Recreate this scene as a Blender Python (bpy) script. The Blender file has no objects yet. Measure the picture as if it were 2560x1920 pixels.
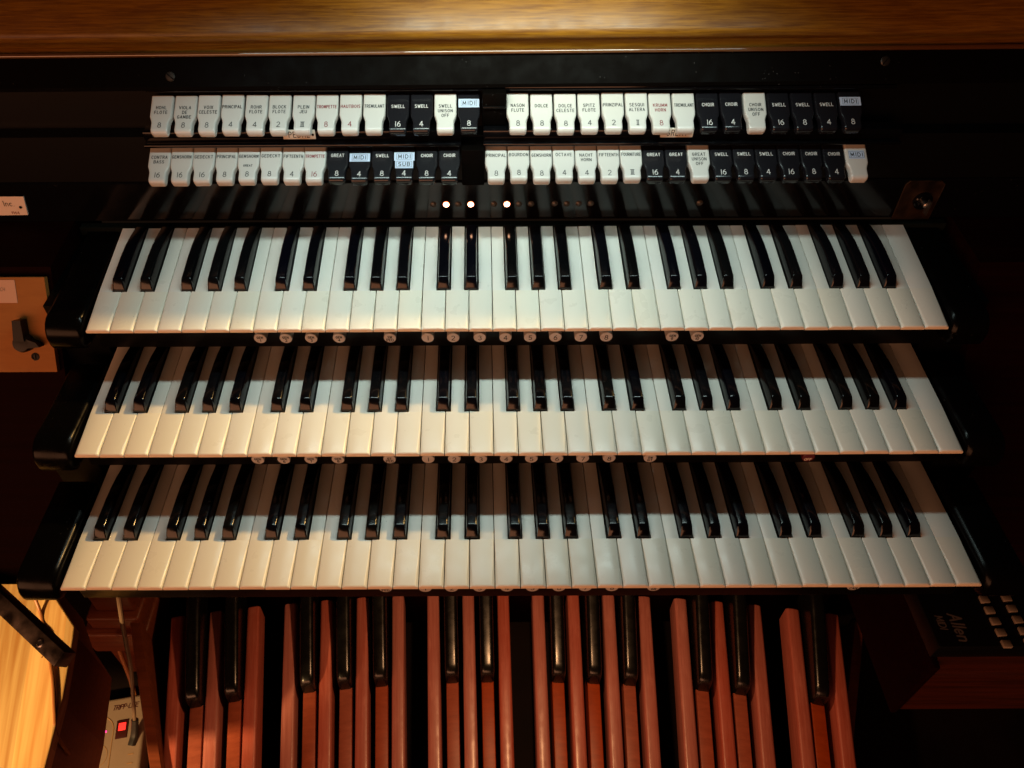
import bpy, bmesh, math, random
from mathutils import Vector, Matrix
R = math.radians
random.seed(7)
scene = bpy.context.scene
COL = scene.collection

# ------------------------------------------------------------------ camera
cam_d = bpy.data.cameras.new('camera'); cam = bpy.data.objects.new('camera', cam_d); COL.objects.link(cam)
cam_d.sensor_fit = 'HORIZONTAL'; cam_d.sensor_width = 36.0
cam_d.lens = 1923.0 / 2560.0 * 36.0
cam_d.shift_x = 86.8 / 2560.0; cam_d.shift_y = 1.08 / 2560.0
cam_d.clip_start = 0.01; cam_d.clip_end = 50
PITCH, YAW, ROLL = 0.80498, 0.00168, -0.00583
_f = Vector((0, math.cos(PITCH), -math.sin(PITCH))); _u = Vector((0, math.sin(PITCH), math.cos(PITCH))); _r = Vector((1, 0, 0))
_z = Matrix.Rotation(YAW, 3, 'Z'); _f, _u, _r = _z @ _f, _z @ _u, _z @ _r
_r2 = _r * math.cos(ROLL) + _u * math.sin(ROLL); _u2 = _u * math.cos(ROLL) - _r * math.sin(ROLL)
_m = Matrix((_r2, _u2, -_f)).transposed().to_4x4(); _m.translation = Vector((-0.03817, -0.45886, 0.57102))
cam.matrix_world = _m
scene.camera = cam

# ------------------------------------------------------------------ world and lamps
world = bpy.data.worlds.new('World'); scene.world = world; world.use_nodes = True
world.node_tree.nodes['Background'].inputs[0].default_value = (1.0, 0.55, 0.32, 1)
world.node_tree.nodes['Background'].inputs[1].default_value = 0.006

def lamp(name, kind, loc, target, energy, color, **kw):
    d = bpy.data.lights.new(name, kind); d.energy = energy; d.color = color
    for k, v in kw.items(): setattr(d, k, v)
    o = bpy.data.objects.new(name, d); COL.objects.link(o); o.location = loc
    o.rotation_euler = (Vector(target) - Vector(loc)).to_track_quat('-Z', 'Y').to_euler()
    return o
# cool tube of the music-desk lamp above the stop tablets
lamp('desk_lamp_light', 'AREA', (-0.022, 0.155, 0.364), (-0.022, 0.125, 0.0), 0.82, (0.77, 1.0, 0.95), shape='RECTANGLE', size=0.56, size_y=0.018, spread=R(142))
lamp('desk_lamp_lid_fill', 'AREA', (0.012, 0.165, 0.374), (0.012, 0.290, 0.312), 0.44, (0.92, 1.0, 0.80), shape='RECTANGLE', size=0.26, size_y=0.02, spread=R(120))  # extra light added at the desk lamp, turned back to brighten the lid
# incandescent lamp behind and above the console, to the left
lamp('back_lamp_light', 'SPOT', (0.95, 0.96, 1.34), (-0.62, -0.21, -0.11), 158, (1.0, 0.56, 0.17), spot_size=R(27), spot_blend=1.0, shadow_soft_size=0.05)
# dim warm room behind the player
lamp('room_light', 'AREA', (-1.3, -2.4, 0.40), (-0.2, 0.0, 0.05), 56, (1.0, 0.40, 0.19), shape='RECTANGLE', size=3.6, size_y=1.3)
# lamp under the key desk for the pedals
lamp('pedal_lamp_light', 'SPOT', (0.05, 0.19, -0.19), (0.05, 0.12, -1), 9.2, (1.0, 0.50, 0.22), shadow_soft_size=0.018, spot_size=R(134), spot_blend=0.45)
# warm lamp standing left of the console
lamp('side_lamp_light', 'SPOT', (-0.98, -0.85, 0.10), (-0.80, -0.13, -0.44), 135, (1.0, 0.62, 0.25), spot_size=R(37), spot_blend=0.5, shadow_soft_size=0.03)

vs = scene.view_settings; vs.view_transform = 'Standard'; vs.look = 'None'; vs.exposure = 0.0; vs.gamma = 1.0; vs.use_curve_mapping = False
scene.cycles.max_bounces = 6

# ------------------------------------------------------------------ materials
MATS = {}
def mat(name, color, rough=0.4, metal=0.0, spec=0.5, coat=0.0, coat_rough=0.05, emit=None, estr=0.0,
        grain=None, dark=None, noise=None, bump=0.0, bump_scale=400, rough_var=0.0, dust=0.0, gate=0.62, objvar=0.0, wear=None):
    m = bpy.data.materials.new(name); m.use_nodes = True; nt = m.node_tree; N = nt.nodes; L = nt.links
    b = N['Principled BSDF']
    b.inputs['Base Color'].default_value = (*color, 1); b.inputs['Roughness'].default_value = rough
    b.inputs['Metallic'].default_value = metal; b.inputs['Specular IOR Level'].default_value = spec
    b.inputs['Coat Weight'].default_value = coat; b.inputs['Coat Roughness'].default_value = coat_rough
    if emit:
        b.inputs['Emission Color'].default_value = (*emit, 1); b.inputs['Emission Strength'].default_value = estr
    tc = N.new('ShaderNodeTexCoord'); src = tc.outputs['Object']
    geo = N.new('ShaderNodeObjectInfo')
    def mapped(scale, off=True):
        mp = N.new('ShaderNodeMapping'); mp.inputs['Scale'].default_value = scale
        L.new(src, mp.inputs['Vector'])
        if off:
            mul = N.new('ShaderNodeMath'); mul.operation = 'MULTIPLY'; mul.inputs[1].default_value = 7.3
            L.new(geo.outputs['Random'], mul.inputs[0]); L.new(mul.outputs[0], mp.inputs['Location'])
        return mp.outputs[0]
    colsock = None
    if grain:      # grain = (scale vector, second colour, contrast)
        nz = N.new('ShaderNodeTexNoise'); nz.inputs['Scale'].default_value = 1.0; nz.inputs['Detail'].default_value = 6; nz.inputs['Roughness'].default_value = 0.65
        nz.inputs['Distortion'].default_value = 0.4
        L.new(mapped(grain[0]), nz.inputs['Vector'])
        rp = N.new('ShaderNodeValToRGB'); c = grain[2]
        rp.color_ramp.elements[0].position = 0.5 - c; rp.color_ramp.elements[1].position = 0.5 + c
        rp.color_ramp.elements[0].color = (*grain[1], 1); rp.color_ramp.elements[1].color = (*color, 1)
        L.new(nz.outputs['Fac'], rp.inputs['Fac']); colsock = rp.outputs['Color']
        bp = N.new('ShaderNodeBump'); bp.inputs['Strength'].default_value = 0.12; bp.inputs['Distance'].default_value = 0.0006
        L.new(nz.outputs['Fac'], bp.inputs['Height']); L.new(bp.outputs[0], b.inputs['Normal'])
    if noise:      # noise = (scale, second colour)
        nz = N.new('ShaderNodeTexNoise'); nz.inputs['Scale'].default_value = noise[0]; nz.inputs['Detail'].default_value = 5
        L.new(mapped((1, 1, 1)), nz.inputs['Vector'])
        rp = N.new('ShaderNodeValToRGB'); rp.color_ramp.elements[0].position = 0.35; rp.color_ramp.elements[1].position = 0.7
        rp.color_ramp.elements[0].color = (*noise[1], 1); rp.color_ramp.elements[1].color = (*color, 1)
        L.new(nz.outputs['Fac'], rp.inputs['Fac']); colsock = rp.outputs['Color']
    if dust:       # pale specks lying on the surface
        vo = N.new('ShaderNodeTexVoronoi'); vo.inputs['Scale'].default_value = 260; L.new(mapped((1, 1, 1)), vo.inputs['Vector'])
        n2 = N.new('ShaderNodeTexNoise'); n2.inputs['Scale'].default_value = 45; L.new(mapped((1, 1, 1)), n2.inputs['Vector'])
        lt = N.new('ShaderNodeMath'); lt.operation = 'LESS_THAN'; lt.inputs[1].default_value = 0.10; L.new(vo.outputs['Distance'], lt.inputs[0])
        gt = N.new('ShaderNodeMath'); gt.operation = 'GREATER_THAN'; gt.inputs[1].default_value = gate; L.new(n2.outputs['Fac'], gt.inputs[0])
        mm = N.new('ShaderNodeMath'); mm.operation = 'MULTIPLY'; L.new(lt.outputs[0], mm.inputs[0]); L.new(gt.outputs[0], mm.inputs[1])
        mx = N.new('ShaderNodeMix'); mx.data_type = 'RGBA'
        mx.inputs['A'].default_value = (*color, 1); mx.inputs['B'].default_value = (dust, dust, dust, 1)
        if colsock: L.new(colsock, mx.inputs['A'])
        L.new(mm.outputs[0], mx.inputs['Factor']); colsock = mx.outputs['Result']
    if wear:       # wear = (scale, colour): rubbed patches with ragged edges
        nz = N.new('ShaderNodeTexNoise'); nz.inputs['Scale'].default_value = 1.0; nz.inputs['Detail'].default_value = 9; nz.inputs['Roughness'].default_value = 0.7
        L.new(mapped(wear[0]), nz.inputs['Vector'])
        rp = N.new('ShaderNodeMapRange'); rp.inputs['From Min'].default_value = 0.54; rp.inputs['From Max'].default_value = 0.72; rp.inputs['To Max'].default_value = 0.75
        L.new(nz.outputs['Fac'], rp.inputs['Value'])
        mx = N.new('ShaderNodeMix'); mx.data_type = 'RGBA'; mx.inputs['A'].default_value = (*color, 1); mx.inputs['B'].default_value = (*wear[1], 1)
        if colsock: L.new(colsock, mx.inputs['A'])
        L.new(rp.outputs[0], mx.inputs['Factor']); colsock = mx.outputs['Result']
    if objvar:     # every piece its own slight tone
        hs = N.new('ShaderNodeHueSaturation'); hs.inputs['Color'].default_value = (*color, 1)
        if colsock: L.new(colsock, hs.inputs['Color'])
        mr = N.new('ShaderNodeMapRange'); mr.inputs['To Min'].default_value = 1 - objvar; mr.inputs['To Max'].default_value = 1 + objvar * 0.4
        L.new(geo.outputs['Random'], mr.inputs['Value']); L.new(mr.outputs[0], hs.inputs['Value'])
        m3 = N.new('ShaderNodeMath'); m3.operation = 'MULTIPLY'; m3.inputs[1].default_value = 17.31; L.new(geo.outputs['Random'], m3.inputs[0])
        m4 = N.new('ShaderNodeMath'); m4.operation = 'FRACT'; L.new(m3.outputs[0], m4.inputs[0])
        mr = N.new('ShaderNodeMapRange'); mr.inputs['To Min'].default_value = 1 - objvar * 3; mr.inputs['To Max'].default_value = 1 + objvar * 4
        L.new(m4.outputs[0], mr.inputs['Value']); L.new(mr.outputs[0], hs.inputs['Saturation']); colsock = hs.outputs['Color']
    if colsock: L.new(colsock, b.inputs['Base Color'])
    if rough_var:
        nz = N.new('ShaderNodeTexNoise'); nz.inputs['Scale'].default_value = 60; nz.inputs['Detail'].default_value = 8
        L.new(mapped((1, 1, 1)), nz.inputs['Vector'])
        mr = N.new('ShaderNodeMapRange'); mr.inputs['From Min'].default_value = 0.3; mr.inputs['From Max'].default_value = 0.7
        mr.inputs['To Min'].default_value = max(0.02, rough - rough_var); mr.inputs['To Max'].default_value = rough + rough_var
        L.new(nz.outputs['Fac'], mr.inputs['Value']); L.new(mr.outputs[0], b.inputs['Roughness'])
    if bump:
        nz = N.new('ShaderNodeTexNoise'); nz.inputs['Scale'].default_value = bump_scale; nz.inputs['Detail'].default_value = 4
        L.new(mapped((1, 1, 1)), nz.inputs['Vector'])
        bp = N.new('ShaderNodeBump'); bp.inputs['Strength'].default_value = bump; bp.inputs['Distance'].default_value = 0.0004
        L.new(nz.outputs['Fac'], bp.inputs['Height']); L.new(bp.outputs[0], b.inputs['Normal'])
    MATS[name] = m
    return m

mat('key_head', (0.81, 0.785, 0.69), 0.32, noise=(9, (0.795, 0.762, 0.66)), rough_var=0.07, dust=0.22, gate=0.70, objvar=0.05)
mat('key_tail', (0.79, 0.78, 0.72), 0.32, noise=(9, (0.775, 0.76, 0.695)), rough_var=0.05, dust=0.25, gate=0.72, objvar=0.04)
mat('key_front', (0.80, 0.70, 0.55), 0.4)
mat('key_body', (0.010, 0.007, 0.005), 0.7)
mat('sharp', (0.003, 0.003, 0.004), 0.14, spec=0.32, rough_var=0.05, objvar=0.3)
mat('tablet_white', (0.47, 0.475, 0.455), 0.30, noise=(20, (0.46, 0.46, 0.435)), objvar=0.025)
mat('tablet_black', (0.006, 0.006, 0.008), 0.22)
mat('ink_black', (0.012, 0.016, 0.018), 0.6)
mat('ink_red', (0.16, 0.012, 0.018), 0.6)
mat('ink_white', (0.45, 0.45, 0.44), 0.6)
mat('sticker', (0.40, 0.50, 0.66), 0.5)
mat('black_gloss', (0.002, 0.002, 0.0025), 0.12, spec=0.4, rough_var=0.04, dust=0.03)
mat('cheek_black', (0.0015, 0.0013, 0.0013), 0.24, spec=0.11, rough_var=0.08, dust=0.05)
mat('black_satin', (0.002, 0.002, 0.002), 0.36, spec=0.18)
mat('black_mat', (0.002, 0.002, 0.002), 0.8, spec=0.1)
mat('jamb_black', (0.0012, 0.0008, 0.0006), 0.6, spec=0.03, rough_var=0.12, dust=0.04)
mat('lid_gloss', (0.08, 0.03, 0.008), 0.10, coat=1.0, coat_rough=0.05)
mat('lid_wood', (0.165, 0.074, 0.005), 0.42, spec=0.22, coat=0.06, coat_rough=0.30, grain=((26.0, 520, 520), (0.085, 0.032, 0.002), 0.13), rough_var=0.08)
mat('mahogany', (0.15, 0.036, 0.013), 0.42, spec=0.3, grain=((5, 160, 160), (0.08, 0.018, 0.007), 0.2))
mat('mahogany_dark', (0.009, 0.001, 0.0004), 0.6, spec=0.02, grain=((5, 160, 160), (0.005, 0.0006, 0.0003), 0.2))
mat('switch_wood', (0.36, 0.150, 0.034), 0.6, spec=0.2, grain=((30, 160, 160), (0.29, 0.115, 0.026), 0.25))
mat('pedal_wood', (0.40, 0.125, 0.098), 0.44, coat=0.16, coat_rough=0.2, grain=((300, 9, 300), (0.30, 0.078, 0.056), 0.16), wear=((60, 14, 60), (0.47, 0.165, 0.13)), objvar=0.03, rough_var=0.12)
mat('pedal_side', (0.34, 0.072, 0.030), 0.48, grain=((40, 160, 40), (0.24, 0.045, 0.018), 0.2), objvar=0.03)
mat('pedal_cap', (0.003, 0.003, 0.003), 0.27, rough_var=0.05)
mat('felt', (0.003, 0.005, 0.004), 0.9, spec=0.1)
mat('plate_ivory', (0.62, 0.60, 0.52), 0.45)
mat('plate_white', (0.75, 0.66, 0.58), 0.4)
mat('piston_ivory', (0.50, 0.50, 0.50), 0.35, noise=(90, (0.45, 0.44, 0.43)))
mat('piston_red', (0.10, 0.008, 0.010), 0.4)
mat('paper', (0.62, 0.40, 0.28), 0.8)
mat('brass', (0.055, 0.030, 0.016), 0.5, metal=0.8, noise=(70, (0.02, 0.011, 0.006)), rough_var=0.2)
mat('steel', (0.30, 0.29, 0.28), 0.35, metal=1.0)
mat('screw_dark', (0.05, 0.045, 0.04), 0.45, metal=0.9)
mat('drawer_wood', (0.055, 0.011, 0.004), 0.42, spec=0.25, grain=((7, 160, 160), (0.022, 0.005, 0.002), 0.16))
mat('bar_steel', (0.20, 0.17, 0.14), 0.42, metal=0.6, noise=(60, (0.04, 0.034, 0.028)), rough_var=0.15, dust=0.3)
mat('red_fluff', (0.55, 0.10, 0.04), 0.9)
mat('strip_plastic', (0.20, 0.145, 0.11), 0.5, noise=(20, (0.18, 0.13, 0.095)))
mat('strip_seam', (0.22, 0.12, 0.05), 0.7)
mat('switch_dark', (0.03, 0.005, 0.005), 0.3)
mat('switch_glow', (0.5, 0.01, 0.01), 0.3, emit=(1.0, 0.03, 0.02), estr=1.6)
mat('led_glow', (0.6, 0.0, 0.2), 0.3, emit=(1.0, 0.06, 0.35), estr=1.5)
mat('lamp_lit', (1, 0.7, 0.5), 0.3, emit=(1.0, 0.52, 0.30), estr=15.0)
mat('lamp_halo', (1, 0.4, 0.2), 0.3, emit=(1.0, 0.16, 0.05), estr=1.5)  # orange halo of a lit lamp, put into the lens edge as emission
mat('lamp_off', (0.045, 0.045, 0.042), 0.22)
mat('cord_grey', (0.13, 0.085, 0.055), 0.5)
mat('cord_brown', (0.25, 0.09, 0.025), 0.5)
mat('cord_black', (0.012, 0.010, 0.010), 0.45)
mat('device_black', (0.002, 0.002, 0.003), 0.4, spec=0.25)
mat('device_button', (0.27, 0.22, 0.17), 0.5)
mat('ink_silver', (0.17, 0.14, 0.13), 0.5)
mat('floor_dark', (0.006, 0.002, 0.0012), 0.7, spec=0.1, noise=(9, (0.003, 0.001, 0.0006)))

def pine_material():
    m = bpy.data.materials.new('pine'); m.use_nodes = True; nt = m.node_tree; N = nt.nodes; L = nt.links
    b = N['Principled BSDF']; b.inputs['Roughness'].default_value = 0.42; b.inputs['Coat Weight'].default_value = 0.15
    tc = N.new('ShaderNodeTexCoord')
    mp = N.new('ShaderNodeMapping'); mp.inputs['Rotation'].default_value = (0, 0, R(-14)); L.new(tc.outputs['Object'], mp.inputs['Vector'])
    sp = N.new('ShaderNodeSeparateXYZ'); L.new(mp.outputs[0], sp.inputs[0])
    mu = N.new('ShaderNodeMath'); mu.operation = 'MULTIPLY'; mu.inputs[1].default_value = 24; L.new(sp.outputs['X'], mu.inputs[0])
    fl = N.new('ShaderNodeMath'); fl.operation = 'FLOOR'; L.new(mu.outputs[0], fl.inputs[0])
    wn = N.new('ShaderNodeTexWhiteNoise'); wn.noise_dimensions = '1D'; L.new(fl.outputs[0], wn.inputs['W'])
    m2 = N.new('ShaderNodeMapping'); m2.inputs['Scale'].default_value = (95, 3.6, 95); L.new(mp.outputs[0], m2.inputs['Vector'])
    ad = N.new('ShaderNodeVectorMath'); ad.operation = 'ADD'; L.new(m2.outputs[0], ad.inputs[0])
    sc = N.new('ShaderNodeMath'); sc.operation = 'MULTIPLY'; sc.inputs[1].default_value = 30; L.new(wn.outputs['Value'], sc.inputs[0])
    cb = N.new('ShaderNodeCombineXYZ'); L.new(sc.outputs[0], cb.inputs['Y']); L.new(cb.outputs[0], ad.inputs[1])
    nz = N.new('ShaderNodeTexNoise'); nz.inputs['Scale'].default_value = 1; nz.inputs['Detail'].default_value = 5; nz.inputs['Distortion'].default_value = 0.35; L.new(ad.outputs[0], nz.inputs['Vector'])
    rp = N.new('ShaderNodeValToRGB'); rp.color_ramp.elements[0].position = 0.36; rp.color_ramp.elements[1].position = 0.62
    rp.color_ramp.elements[0].color = (0.54, 0.27, 0.08, 1); rp.color_ramp.elements[1].color = (0.76, 0.50, 0.20, 1); L.new(nz.outputs['Fac'], rp.inputs['Fac'])
    mr = N.new('ShaderNodeMapRange'); mr.inputs['To Min'].default_value = 0.55; mr.inputs['To Max'].default_value = 1.1; L.new(wn.outputs['Value'], mr.inputs['Value'])
    hs = N.new('ShaderNodeHueSaturation'); L.new(rp.outputs['Color'], hs.inputs['Color']); L.new(mr.outputs[0], hs.inputs['Value'])
    vo = N.new('ShaderNodeTexVoronoi'); vo.inputs['Scale'].default_value = 6.5; L.new(mp.outputs[0], vo.inputs['Vector'])
    kr = N.new('ShaderNodeValToRGB'); kr.color_ramp.elements[0].position = 0.03; kr.color_ramp.elements[1].position = 0.06
    kr.color_ramp.elements[0].color = (0.2, 0.07, 0.02, 1); kr.color_ramp.elements[1].color = (1, 1, 1, 1); L.new(vo.outputs['Distance'], kr.inputs['Fac'])
    mx = N.new('ShaderNodeMix'); mx.data_type = 'RGBA'; mx.blend_type = 'MULTIPLY'; mx.inputs['Factor'].default_value = 1.0
    L.new(hs.outputs[0], mx.inputs['A']); L.new(kr.outputs[0], mx.inputs['B']); L.new(mx.outputs['Result'], b.inputs['Base Color'])
    MATS['pine'] = m
pine_material()

# ------------------------------------------------------------------ mesh helpers
class MB:
    def __init__(s): s.v = []; s.f = []; s.mi = []
    def face(s, pts, mi=0):
        i = len(s.v); s.v += [tuple(p) for p in pts]; s.f.append(tuple(range(i, i + len(pts)))); s.mi.append(mi)
    def loft(s, rings, mi=0, cap0=True, cap1=True, closed=False, mif=None):
        n = len(rings[0]); base = len(s.v)
        for r in rings: s.v += [tuple(p) for p in r]
        for a in range(len(rings) - 1):
            for k in range(n if closed else n - 1):
                k2 = (k + 1) % n
                s.f.append((base + a * n + k, base + a * n + k2, base + (a + 1) * n + k2, base + (a + 1) * n + k)); s.mi.append(mi)
        if cap0: s.f.append(tuple(base + k for k in range(n))[::-1]); s.mi.append(mi if mif is None else mif)
        if cap1: s.f.append(tuple(base + (len(rings) - 1) * n + k for k in range(n))); s.mi.append(mi)
    def box(s, x0, x1, y0, y1, z0, z1, mi=0):
        p = [(x, y, z) for z in (z0, z1) for y in (y0, y1) for x in (x0, x1)]
        i = len(s.v); s.v += p
        for q in ((0, 2, 3, 1), (4, 5, 7, 6), (0, 1, 5, 4), (2, 6, 7, 3), (0, 4, 6, 2), (1, 3, 7, 5)):
            s.f.append(tuple(i + k for k in q)); s.mi.append(mi)
    def cyl(s, c, axis, r0, r1, h, n=20, mi=0, cap=True):
        a = Vector(axis).normalized(); t = a.orthogonal().normalized(); b = a.cross(t); c = Vector(c)
        r = [[c + (t * math.cos(2 * math.pi * k / n) + b * math.sin(2 * math.pi * k / n)) * rr + a * hh for k in range(n)] for rr, hh in ((r0, 0), (r1, h))]
        s.loft(r, mi, cap, cap, closed=True)
    def lathe(s, c, axis, prof, n=20, mi=0):
        a = Vector(axis).normalized(); t = a.orthogonal().normalized(); b = a.cross(t); c = Vector(c)
        r = [[c + (t * math.cos(2 * math.pi * k / n) + b * math.sin(2 * math.pi * k / n)) * rr + a * hh for k in range(n)] for rr, hh in prof]
        s.loft(r, mi, True, True, closed=True)
    def tube(s, pts, r, n=10, mi=0):
        pts = [Vector(p) for p in pts]; rings = []; t0 = None
        for i, p in enumerate(pts):
            d = (pts[min(i + 1, len(pts) - 1)] - pts[max(i - 1, 0)]).normalized()
            t = d.orthogonal().normalized() if t0 is None else (t0 - d * t0.dot(d)).normalized()
            t0 = t; b = d.cross(t)
            rings.append([p + (t * math.cos(2 * math.pi * k / n) + b * math.sin(2 * math.pi * k / n)) * r for k in range(n)])
        s.loft(rings, mi, True, True, closed=True)
    def mesh(s, name, mats, smooth=30, bevel=0.0, segs=2):
        me = bpy.data.meshes.new(name); me.from_pydata(s.v, [], s.f)
        for m in (mats if isinstance(mats, (list, tuple)) else [mats]): me.materials.append(MATS[m])
        for p, i in zip(me.polygons, s.mi): p.material_index = i
        bm = bmesh.new(); bm.from_mesh(me)
        if bevel:
            bmesh.ops.remove_doubles(bm, verts=bm.verts, dist=1e-6)
            ed = [e for e in bm.edges if len(e.link_faces) == 2 and e.calc_face_angle(0) > R(25)]
            bmesh.ops.bevel(bm, geom=ed, offset=bevel, segments=segs, affect='EDGES', profile=0.5, clamp_overlap=True)
        bmesh.ops.recalc_face_normals(bm, faces=bm.faces)
        bm.to_mesh(me); bm.free()
        if smooth:
            for p in me.polygons: p.use_smooth = True
            me.set_sharp_from_angle(angle=R(smooth))
        me.update()
        return me

def link(name, data, parent=None, loc=(0, 0, 0), rot=(0, 0, 0), label=None):
    o = bpy.data.objects.new(name, data); COL.objects.link(o); o.location = loc; o.rotation_euler = rot
    if parent: o.parent = parent
    if label: o['label'] = label
    return o
def thing(name, label, cat, loc=(0, 0, 0), rot=(0, 0, 0), group=None):
    o = link(name, None, None, loc, rot, label); o['category'] = cat; o.empty_display_size = 0.02
    if group: o['group'] = group
    return o
def part(name, mb, mats, parent, label=None, loc=(0, 0, 0), rot=(0, 0, 0), **kw):
    return link(name, mb.mesh(name, mats, **kw), parent, loc, rot, label)
def bezier(p, n=12):
    """Catmull-Rom through the given points"""
    p = [Vector(q) for q in p]; q = [p[0] * 2 - p[1]] + p + [p[-1] * 2 - p[-2]]; out = []
    for i in range(1, len(q) - 2):
        for k in range(n):
            t = k / n; a, b, c, d = q[i - 1:i + 3]
            out.append(0.5 * ((2 * b) + (c - a) * t + (2 * a - 5 * b + 4 * c - d) * t * t + (3 * b - a - 3 * c + d) * t ** 3))
    return out + [p[-1]]

# ------------------------------------------------------------------ engraved stroke lettering
def arc(cx, cy, rx, ry, a0, a1, n=9):
    return [(cx + rx * math.cos(R(a0 + (a1 - a0) * k / n)), cy + ry * math.sin(R(a0 + (a1 - a0) * k / n))) for k in range(n + 1)]
def ring(cx, cy, rx, ry): return arc(cx, cy, rx, ry, 0, 360, 16)
G = {
 'A': [[(0, 0), (.3, 1), (.6, 0)], [(.11, .36), (.49, .36)]],
 'B': [[(0, 0), (0, 1), (.3, 1)] + arc(.3, .76, .24, .24, 90, -90) + [(0, .52)], [(.3, .52)] + arc(.32, .26, .26, .26, 90, -90) + [(0, 0)]],
 'C': [arc(.32, .5, .31, .5, 45, 315, 12)],
 'D': [[(0, 0), (0, 1), (.2, 1)] + arc(.2, .5, .4, .5, 90, -90, 10) + [(0, 0)]],
 'E': [[(.5, 1), (0, 1), (0, 0), (.5, 0)], [(0, .52), (.42, .52)]],
 'F': [[(.5, 1), (0, 1), (0, 0)], [(0, .52), (.42, .52)]],
 'G': [arc(.32, .5, .31, .5, 45, 340, 12) + [(.6, .46), (.36, .46)]],
 'H': [[(0, 0), (0, 1)], [(.55, 0), (.55, 1)], [(0, .52), (.55, .52)]],
 'I': [[(.05, 0), (.05, 1)]],
 'J': [[(.45, 1), (.45, .25)] + arc(.23, .25, .22, .25, 0, -170)],
 'K': [[(0, 0), (0, 1)], [(.55, 1), (0, .42)], [(.2, .62), (.58, 0)]],
 'L': [[(0, 1), (0, 0), (.48, 0)]],
 'M': [[(0, 0), (.04, 1), (.34, .2), (.64, 1), (.68, 0)]],
 'N': [[(0, 0), (0, 1), (.55, 0), (.55, 1)]],
 'O': [ring(.32, .5, .32, .5)],
 'Ö': [ring(.32, .44, .32, .44), [(.18, 1.1), (.19, 1.1)], [(.45, 1.1), (.46, 1.1)]],
 'P': [[(0, 0), (0, 1), (.3, 1)] + arc(.3, .74, .25, .26, 90, -90) + [(0, .48)]],
 'Q': [ring(.32, .5, .32, .5), [(.4, .25), (.62, -.05)]],
 'R': [[(0, 0), (0, 1), (.3, 1)] + arc(.3, .75, .25, .25, 90, -90) + [(0, .5)], [(.28, .5), (.56, 0)]],
 'S': [arc(.28, .75, .25, .25, 40, 270, 8) + arc(.28, .25, .27, .25, 90, -140, 8)],
 'T': [[(0, 1), (.56, 1)], [(.28, 1), (.28, 0)]],
 'U': [[(0, 1), (0, .28)] + arc(.28, .28, .28, .28, 180, 360) + [(.56, 1)]],
 'V': [[(0, 1), (.3, 0), (.6, 1)]],
 'W': [[(0, 1), (.2, 0), (.4, .8), (.6, 0), (.8, 1)]],
 'X': [[(0, 0), (.56, 1)], [(0, 1), (.56, 0)]],
 'Z': [[(0, 1), (.54, 1), (0, 0), (.56, 0)]],
 '0': [ring(.3, .5, .3, .5)],
 '1': [[(.12, 1), (.12, 0)]],
 '2': [arc(.3, .72, .28, .28, 160, -35, 9) + [(.02, 0), (.6, 0)]],
 '3': [arc(.27, .75, .25, .25, 140, -80, 9) + arc(.28, .26, .28, .27, 85, -145, 9)],
 '4': [[(.46, 0), (.46, 1), (0, .3), (.64, .3)]],
 '5': [[(.52, 1), (.1, 1), (.06, .56)] + arc(.28, .32, .28, .32, 130, -145, 10)],
 '6': [[(.46, 1)] + arc(.36, .32, .33, .55, 120, 180, 6)[1:] + arc(.3, .3, .28, .3, 180, 540, 16)],
 '7': [[(0, 1), (.56, 1), (.2, 0)]],
 '8': [ring(.3, .76, .23, .24), ring(.3, .27, .29, .27)],
 '9': [ring(.3, .7, .28, .3), [(.58, .7), (.5, .3), (.25, 0)]],
 '-': [[(0, .45), (.35, .45)]], '.': [[(.05, 0), (.06, 0)]], ' ': [],
 'n': [[(0, 0), (0, .6)], [(0, .4)] + arc(.2, .4, .2, .2, 180, 0, 7) + [(.4, 0)]],
 'c': [arc(.22, .3, .22, .3, 50, 310, 9)],
 'l': [[(.05, 0), (.05, 1)]],
 'e': [[(.03, .3), (.43, .3)] + arc(.22, .3, .21, .3, 0, 310, 10)],
 '²': [[(0, 1), (.5, 1)], [(0, 0), (.5, 0)], [(.13, 1), (.13, 0)], [(.37, 1), (.37, 0)]],
 '³': [[(0, 1), (.76, 1)], [(0, 0), (.76, 0)], [(.14, 1), (.14, 0)], [(.38, 1), (.38, 0)], [(.62, 1), (.62, 0)]],
}
def gw(ch):
    if ch == ' ': return 0.35
    xs = [p[0] for s in G[ch] for p in s]; return max(xs)
def text2d(txt, h, maxw, hw, cx=0.0, cy=0.0, shear=0.0, gap=0.30, aspect=0.95):
    """list of 2-D convex polygons for one line of lettering centred on (cx, cy)"""
    ws = [gw(c) for c in txt]; g = gap
    tot = sum(ws) + g * (len(txt) - 1); k = h * aspect
    if tot * k > maxw: k = maxw / tot
    x = cx - tot * k / 2; out = []
    for c, w in zip(txt, ws):
        for st in G[c]:
            p = [(x + (px + shear * py) * k, cy + (py - 0.5) * h) for px, py in st]
            for a, b in zip(p, p[1:]):
                dx, dy = b[0] - a[0], b[1] - a[1]; l = math.hypot(dx, dy) or 1e-9; ex, ey = dx / l * hw * 0.85, dy / l * hw * 0.85; nx, ny = -dy / l * hw, dx / l * hw
                out.append([(a[0] - ex + nx * .6, a[1] - ey + ny * .6), (a[0] - ex - nx * .6, a[1] - ey - ny * .6), (a[0] - nx, a[1] - ny), (b[0] - nx, b[1] - ny), (b[0] + ex - nx * .6, b[1] + ey - ny * .6), (b[0] + ex + nx * .6, b[1] + ey + ny * .6), (b[0] + nx, b[1] + ny), (a[0] + nx, a[1] + ny)])
        x += (w + g) * k
    return out
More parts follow.
